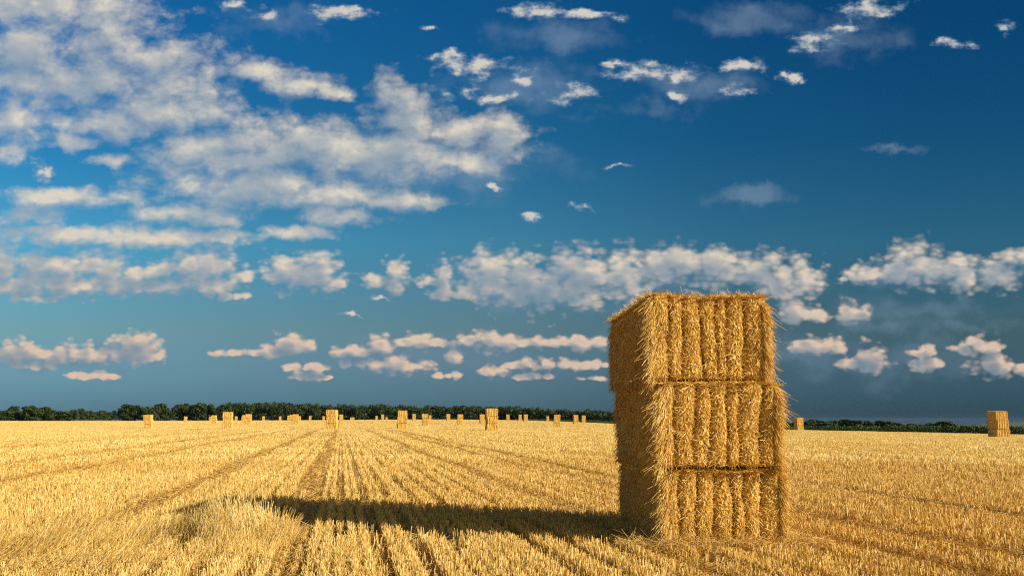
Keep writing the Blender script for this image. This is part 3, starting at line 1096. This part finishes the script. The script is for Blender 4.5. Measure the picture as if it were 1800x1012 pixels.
class NT:
    def __init__(self, tree):
        self.t = tree

    def put(self, sock, v):
        if hasattr(v, 'is_output') or hasattr(v, 'links'):
            self.t.links.new(v, sock)
        else:
            sock.default_value = v

    def m(self, op, a, b=0.0, c=0.0, clamp=False):
        n = self.t.nodes.new('ShaderNodeMath')
        n.operation = op
        n.use_clamp = clamp
        for s, v in zip(n.inputs, (a, b, c)):
            self.put(s, v)
        return n.outputs[0]

    def v(self, op, a, b=(0, 0, 0), c=(0, 0, 0), out=0):
        n = self.t.nodes.new('ShaderNodeVectorMath')
        n.operation = op
        for s, x in zip(n.inputs, (a, b, c)):
            self.put(s, x)
        return n.outputs['Value'] if op in ('LENGTH', 'DOT_PRODUCT', 'DISTANCE') else n.outputs['Vector']

    def noise(self, vec, scale, detail, rough, dims='2D', col=False):
        n = self.t.nodes.new('ShaderNodeTexNoise')
        n.noise_dimensions = dims
        self.put(n.inputs['Vector'], vec)
        n.inputs['Scale'].default_value = scale
        n.inputs['Detail'].default_value = detail
        n.inputs['Roughness'].default_value = rough
        return n.outputs['Color' if col else 'Fac']

    def ss(self, x, lo, hi):
        n = self.t.nodes.new('ShaderNodeMapRange')
        n.interpolation_type = 'SMOOTHSTEP'
        self.put(n.inputs['Value'], x)
        self.put(n.inputs['From Min'], lo)
        self.put(n.inputs['From Max'], hi)
        return n.outputs['Result']

    def mix(self, f, a, b, blend='MIX'):
        n = self.t.nodes.new('ShaderNodeMix')
        n.data_type = 'RGBA'
        n.blend_type = blend
        self.put(n.inputs['Factor'], f)
        self.put(n.inputs[6], a)
        self.put(n.inputs[7], b)
        return n.outputs[2]

    def ramp(self, f, stops):
        r = ramp(self.t, stops)
        self.put(r.inputs['Fac'], f)
        return r.outputs['Color']


def lin(r, g, b):
    f = lambda c: (c / 255 / 12.92) if c <= 10 else ((c / 255 + 0.055) / 1.055) ** 2.4
    return (f(r), f(g), f(b))


def pl(px, py):                              # a direction as a point on the plane one unit ahead, times 12
    x, y, z = ray(px, py)
    return x / y * 15, z / y * 15, 15 / y / F


# where the clouds stand: centre and half size
BLOBS = [
    (100, 8, 180, 42), (50, 90, 130, 75), (190, 55, 85, 50), (110, 140, 190, 60), (255, 110, 130, 48), (335, 150, 80, 42), (300, 200, 120, 40), (215, 215, 110, 35),
    (455, 130, 62, 22), (525, 150, 70, 20), (590, 163, 50, 13), (680, 168, 38, 34), (720, 205, 70, 35), (800, 235, 110, 32), (880, 242, 52, 42),
    (500, 250, 200, 42), (650, 270, 200, 48), (430, 285, 150, 46), (820, 288, 80, 18), (450, 325, 170, 42), (330, 265, 95, 36), (600, 340, 90, 28), (705, 355, 80, 16), (600, 380, 66, 18),
    (28, 215, 44, 48), (10, 262, 36, 22), (205, 282, 46, 10), (130, 250, 50, 16), (100, 345, 90, 18), (215, 350, 70, 16), (330, 375, 90, 17), (45, 380, 60, 18), (370, 388, 60, 13),
    (120, 412, 150, 18), (260, 417, 150, 18), (375, 415, 64, 12), (530, 408, 58, 12),
    (30, 472, 62, 28), (132, 463, 68, 30), (215, 477, 60, 22), (330, 470, 88, 26), (385, 482, 60, 18), (200, 500, 240, 18),
    (535, 480, 62, 26), (500, 464, 28, 18), (565, 495, 42, 12), (400, 520, 48, 7), (60, 525, 44, 6),
    (680, 490, 44, 18), (770, 489, 36, 16), (785, 516, 42, 11), (895, 490, 68, 32), (850, 512, 50, 14), (1000, 468, 40, 28), (1060, 490, 75, 34), (960, 512, 90, 26), (1020, 532, 36, 12),
    (1150, 468, 42, 28), (1225, 463, 65, 28), (1300, 477, 78, 34), (1385, 492, 56, 34), (1380, 516, 42, 12), (1124, 465, 15, 10),
    (1555, 478, 62, 24), (1640, 468, 72, 30), (1725, 487, 66, 22), (1785, 455, 30, 12), (1500, 490, 26, 5), (1410, 552, 42, 14), (1498, 555, 30, 13),
    (28, 620, 50, 13), (65, 621, 26, 13), (140, 622, 52, 12), (238, 610, 36, 22), (225, 626, 70, 11), (165, 660, 46, 5), (60, 641, 46, 8),
    (400, 621, 24, 7), (470, 619, 44, 11), (520, 608, 32, 16), (540, 645, 44, 8), (545, 662, 48, 6),
    (620, 619, 38, 10), (670, 607, 17, 16), (640, 641, 38, 8), (740, 600, 48, 12), (715, 641, 38, 14), (790, 661, 27, 6), (835, 597, 38, 14), (872, 601, 38, 13), (803, 624, 14, 10), (865, 656, 30, 7),
    (950, 602, 48, 12), (1020, 602, 50, 11), (930, 640, 42, 10), (1030, 640, 48, 8), (940, 662, 36, 5), (1040, 665, 30, 5),
    (1440, 612, 48, 10), (1520, 636, 46, 15), (1620, 618, 28, 8), (1630, 642, 28, 11), (1715, 610, 46, 12), (1745, 640, 30, 18), (1780, 650, 26, 12),
]
# torn little clouds high up
TUFTS = [
    (600, 20, 54, 17), (467, 30, 20, 7), (420, 10, 28, 11), (938, 17, 42, 15), (1040, 25, 44, 9), (760, 52, 20, 5), (835, 114, 72, 19), (785, 100, 40, 9), (930, 140, 32, 10), (1005, 162, 40, 16), (860, 168, 66, 12), (1130, 126, 66, 17), (1080, 118, 24, 8), (1195, 128, 40, 12),
    (1320, 116, 36, 11), (1310, 158, 40, 9), (1195, 165, 18, 9), (1400, 136, 22, 8), (1430, 72, 42, 17), (1490, 48, 36, 10), (1520, 15, 56, 16), (1680, 79, 32, 9), (1755, 50, 15, 10),
    (870, 326, 18, 6), (938, 376, 18, 7), (1085, 294, 18, 4), (1025, 367, 22, 6), (70, 300, 18, 14), (610, 552, 14, 5), (680, 528, 20, 5),
]
SOFT = [(760, 625, 380, 48), (1020, 505, 260, 46), (1640, 480, 190, 36), (1560, 630, 250, 50), (200, 480, 330, 44), (100, 630, 230, 34), (470, 40, 120, 40), (1000, 60, 140, 40), (900, 150, 150, 50), (1480, 60, 110, 45), (1660, 545, 190, 34), (1560, 575, 120, 24), (1420, 625, 110, 22), (1700, 570, 140, 20), (960, 530, 170, 30), (1120, 195, 130, 26), (1310, 340, 90, 22), (1570, 262, 70, 12), (1330, 30, 120, 32), (100, 505, 330, 26), (1230, 150, 120, 34), (700, 300, 300, 60), (150, 640, 190, 14), (520, 640, 110, 16)]


def puffs(blobs):
    """a long low cloud is a row of heaped puffs standing on one level base"""
    rg = np.random.default_rng(31)
    out = []
    for (px, py, rx, ry) in blobs:
        n = int(min(5, max(1, round(rx / max(ry, 8) / 1.2))))
        if py < 430 or n == 1:
            out.append((px, py, rx, ry))
            continue
        for k in range(n):
            f = (k + 0.5) / n * 2 - 1
            r = ry * rg.uniform(0.7, 1.6) * (1 - 0.35 * abs(f))
            out.append((px + f * rx * 0.85 + rg.normal(0, 3), py + ry * 0.55 - r * 0.65, rx / n * rg.uniform(0.95, 1.35), r))
    return out


def field_group(name, blobs, warp, gain, smin, mode):
    g = bpy.data.node_groups.new(name, 'ShaderNodeTree')
    g.interface.new_socket('P', in_out='INPUT', socket_type='NodeSocketVector')
    g.interface.new_socket('Density', in_out='OUTPUT', socket_type='NodeSocketFloat')
    g.interface.new_socket('Body', in_out='OUTPUT', socket_type='NodeSocketFloat')
    gi = g.nodes.new('NodeGroupInput')
    go = g.nodes.new('NodeGroupOutput')
    T = NT(g)
    P = gi.outputs[0]
    w = T.noise(P, 1.9, 5, 0.58, col=True)
    w = T.v('MULTIPLY_ADD', w, (warp, warp * 0.5, 0), (-warp / 2, -warp * 0.25, 0))
    if mode == 'heap':
        sp = g.nodes.new('ShaderNodeSeparateXYZ')
        g.links.new(P, sp.inputs[0])
        hi = T.ss(sp.outputs[1], 2.6, 4.2)                               # the high sheet is smoother and more closed
        sw = g.nodes.new('ShaderNodeVectorMath')
        sw.operation = 'SCALE'
        g.links.new(w, sw.inputs[0])
        g.links.new(T.m('MULTIPLY_ADD', hi, 0.70, 0.30), sw.inputs['Scale'])
        w = sw.outputs[0]
    Pw = T.v('ADD', P, w)
    D = None
    for (px, py, rx, ry) in blobs:
        cx, cy, k = pl(px, py)
        sx, sy = 1 / (rx * k), 1 / (ry * k)
        l = T.v('LENGTH', T.v('MULTIPLY_ADD', Pw, (sx, sy, 0), (-cx * sx, -cy * sy, 0)))
        D = l if D is None else T.m('SMOOTH_MIN', D, l, smin)
    base = T.m('MAXIMUM', T.m('SUBTRACT', gain, D), -1.3)
    nv = T.v('MULTIPLY', P, (1.0, 1.5, 0))
    if mode == 'torn':
        f = T.noise(T.v('MULTIPLY', P, (1.0, 1.9, 0)), 2.2, 8, 0.60)
        T.put(go.inputs[0], T.m('ADD', base, T.m('MULTIPLY_ADD', f, 3.4, -1.7)))
    elif mode == 'soft':
        f = T.noise(nv, 0.8, 6, 0.55)
        T.put(go.inputs[0], T.m('ADD', base, T.m('MULTIPLY_ADD', f, 2.0, -1.0)))
    else:
        va = T.m('MULTIPLY_ADD', hi, -0.45, 1.0)
        far = T.v('MULTIPLY', P, (1.6, 2.5, 0))                          # low clouds stand farther off: finer forms

        def forms(vec, nd, vd, amp):
            f = T.noise(vec, 1.3, nd, 0.56)
            vo = g.nodes.new('ShaderNodeTexVoronoi')                     # rounded billows
            vo.voronoi_dimensions = '2D'
            vo.feature = 'SMOOTH_F1'
            vo.inputs['Scale'].default_value = 2.2
            vo.inputs['Detail'].default_value = vd
            vo.inputs['Roughness'].default_value = 0.5
            vo.inputs['Smoothness'].default_value = 0.35
            g.links.new(T.v('ADD', vec, w), vo.inputs['Vector'])
            r = T.m('MULTIPLY', T.m('MULTIPLY_ADD', vo.outputs['Distance'], -1.15, 0.95), va)
            return T.m('ADD', r, T.m('MULTIPLY_ADD', f, amp, -amp / 2))
        for k, (nd, vd) in enumerate(((8, 2.0), (2, 0.5))):
            a, b = forms(far, nd - 1, vd * 0.5, 1.25), forms(nv, nd, vd, 1.75)
            ab = T.m('MULTIPLY_ADD', T.m('SUBTRACT', b, a), hi, a)
            d = T.m('ADD', T.m('ADD', base, ab), T.m('MULTIPLY_ADD', hi, 0.03, -0.03))
            T.put(go.inputs[k], d)
    return g


def SKY_GRADE(T, skyc, u, w, y):
    """a deep polarised blue with dim, dusty air low down; warm fill light added behind the viewer"""
    wn = T.m('DIVIDE', w, 0.60, clamp=True)
    rw = T.ramp(wn, [(0.0, (0.145, 0.30, 0.58)), (0.06, (0.180, 0.345, 0.60)), (0.226, (0.350, 0.490, 0.520)), (0.44, (0.26, 0.71, 0.80)), (0.70, (0.10, 0.60, 0.83)), (1.0, (0.055, 0.55, 0.88))])
    un = T.m('MULTIPLY_ADD', u, 1 / 1.6, 0.5, clamp=True)
    ru = T.ramp(un, [(0.0, (1.05, 1.15, 1.17)), (0.2, (1.0, 1.05, 1.06)), (0.5, (0.95, 0.95, 0.95)), (0.69, (0.65, 0.71, 0.76)), (0.88, (0.49, 0.58, 0.63)), (1.0, (0.45, 0.53, 0.58))])
    t = T.mix(1.0, rw, ru, 'MULTIPLY')
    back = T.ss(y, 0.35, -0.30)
    t = T.mix(back, t, (1.45, 1.02, 0.62, 1))                           # warm fill added to the unseen sky behind the viewer, for shaded sides
    c = T.mix(1.0, skyc, t, 'MULTIPLY')
    return T.v('SCALE', c) if False else c



def build_world():
    nt = W.node_tree
    nt.nodes.clear()
    T = NT(nt)
    tc = nt.nodes.new('ShaderNodeTexCoord')
    dirv = tc.outputs['Generated']
    sp = nt.nodes.new('ShaderNodeSeparateXYZ')
    nt.links.new(dirv, sp.inputs[0])
    x, y, z = sp.outputs
    sky = nt.nodes.new('ShaderNodeTexSky')
    sky.sky_type = 'NISHITA'
    sky.sun_disc = False
    sky.sun_elevation = SUN_EL
    sky.sun_rotation = R(90) + SUN_AZ
    sky.altitude = 200
    sky.air_density = 1.0
    sky.dust_density = 0.6
    sky.ozone_density = 2.0
    skyc = sky.outputs[0]
    ys = T.m('MAXIMUM', y, 0.05)
    u = T.m('MULTIPLY', T.m('DIVIDE', x, ys), K)
    w = T.m('MULTIPLY', T.m('DIVIDE', z, ys), K)
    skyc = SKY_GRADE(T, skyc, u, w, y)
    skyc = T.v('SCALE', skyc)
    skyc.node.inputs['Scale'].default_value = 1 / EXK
    cmb = nt.nodes.new('ShaderNodeCombineXYZ')
    nt.links.new(u, cmb.inputs[0])
    nt.links.new(w, cmb.inputs[1])
    P = T.v('SCALE', cmb.outputs[0])
    P.node.inputs['Scale'].default_value = 15.0 / K
    g1 = field_group('cumulus', puffs(BLOBS), 0.55, 1.33, 0.30, 'heap')
    g2 = field_group('thin cloud', SOFT, 1.2, 1.0, 0.3, 'soft')
    g3 = field_group('torn cloud', TUFTS, 0.8, 1.16, 0.4, 'torn')

    def ev(g, vec, k=0):
        n = nt.nodes.new('ShaderNodeGroup')
        n.node_tree = g
        T.put(n.inputs[0], vec)
        return n.outputs[:] if k is None else n.outputs[k]
    d3 = ev(g3, P)
    d0, dc = ev(g1, P, None)
    el = T.ss(w, 0.02, 0.36)                                             # 0 at the horizon, 1 high up
    lo_ = nt.nodes.new('ShaderNodeVectorMath')
    lo_.operation = 'SCALE'
    lo_.inputs[0].default_value = (0.14, 0.27, 0)
    T.put(lo_.inputs['Scale'], T.m('MULTIPLY_ADD', el, 0.45, 0.55))
    dl = ev(g1, T.v('ADD', P, lo_.outputs[0]), 1)
    ds = ev(g2, P)
    # light reaching a point falls off with the cloud standing between it and the sun
    a0 = T.ss(d0, -0.05, T.m('MULTIPLY_ADD', el, 0.65, 0.80))
    big = T.noise(P, 0.75, 4, 0.55)
    tau = T.m('MAXIMUM', T.m('MULTIPLY_ADD', big, -2.2, T.m('ADD', dl, T.m('MULTIPLY_ADD', el, -0.27, 1.12))), 0.0)
    tau = T.m('MULTIPLY_ADD', T.m('SUBTRACT', d0, dc), -0.35, tau)
    lit = T.m('POWER', 2.718, T.m('MULTIPLY', tau, T.m('MULTIPLY_ADD', el, 0.25, -1.10)), clamp=True)
    lit = T.m('MULTIPLY_ADD', lit, 0.97, 0.03)
    hi_lit = T.mix(el, (*lin(224, 194, 170), 1), (*lin(226, 217, 199), 1))
    lo_sh = T.mix(el, (*lin(92, 130, 153), 1), (*lin(116, 146, 172), 1))
    cc = T.mix(lit, lo_sh, hi_lit)
    cc = T.v('SCALE', cc)
    cc.node.inputs['Scale'].default_value = 10.0 / EXK
    a0 = T.m('MULTIPLY', a0, T.m('MULTIPLY_ADD', lit, 0.16, 0.80))
    asf = T.m('MULTIPLY', T.ss(ds, -0.1, 1.2), T.m('MULTIPLY_ADD', el, -0.12, 0.54))
    sc = T.mix(el, (*[c * 10 / EXK for c in lin(104, 130, 150)], 1), (*[c * 10 / EXK for c in lin(135, 158, 180)], 1))
    col = T.mix(asf, skyc, sc)
    t3 = T.mix(T.m('ADD', T.ss(d3, 0.1, 1.3), T.m('MULTIPLY_ADD', big, 1.2, -0.65), clamp=True), (*[c * 10 / EXK for c in lin(120, 150, 176)], 1), (*[c * 10 / EXK for c in lin(216, 210, 198)], 1))
    col = T.mix(T.m('MULTIPLY', T.ss(d3, -0.15, 1.15), 0.92), col, t3)
    col = T.mix(a0, col, cc)
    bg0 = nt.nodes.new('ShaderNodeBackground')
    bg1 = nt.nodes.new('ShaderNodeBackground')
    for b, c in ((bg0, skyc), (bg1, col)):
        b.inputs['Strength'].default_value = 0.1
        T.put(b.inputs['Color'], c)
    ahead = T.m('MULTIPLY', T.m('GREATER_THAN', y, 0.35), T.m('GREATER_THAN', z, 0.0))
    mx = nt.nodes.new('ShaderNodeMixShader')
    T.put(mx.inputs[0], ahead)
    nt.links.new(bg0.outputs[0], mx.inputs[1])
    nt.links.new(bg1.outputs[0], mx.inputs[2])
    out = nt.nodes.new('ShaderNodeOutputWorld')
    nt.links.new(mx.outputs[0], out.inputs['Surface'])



build_world()
S.view_settings.view_transform = 'Standard'
S.view_settings.look = 'None'
S.view_settings.exposure = EXPOSURE
S.view_settings.gamma = 1.0
S.cycles.use_denoising = False
S.cycles.filter_width = 1.15
S.cycles.max_bounces = 6
S.cycles.diffuse_bounces = 4
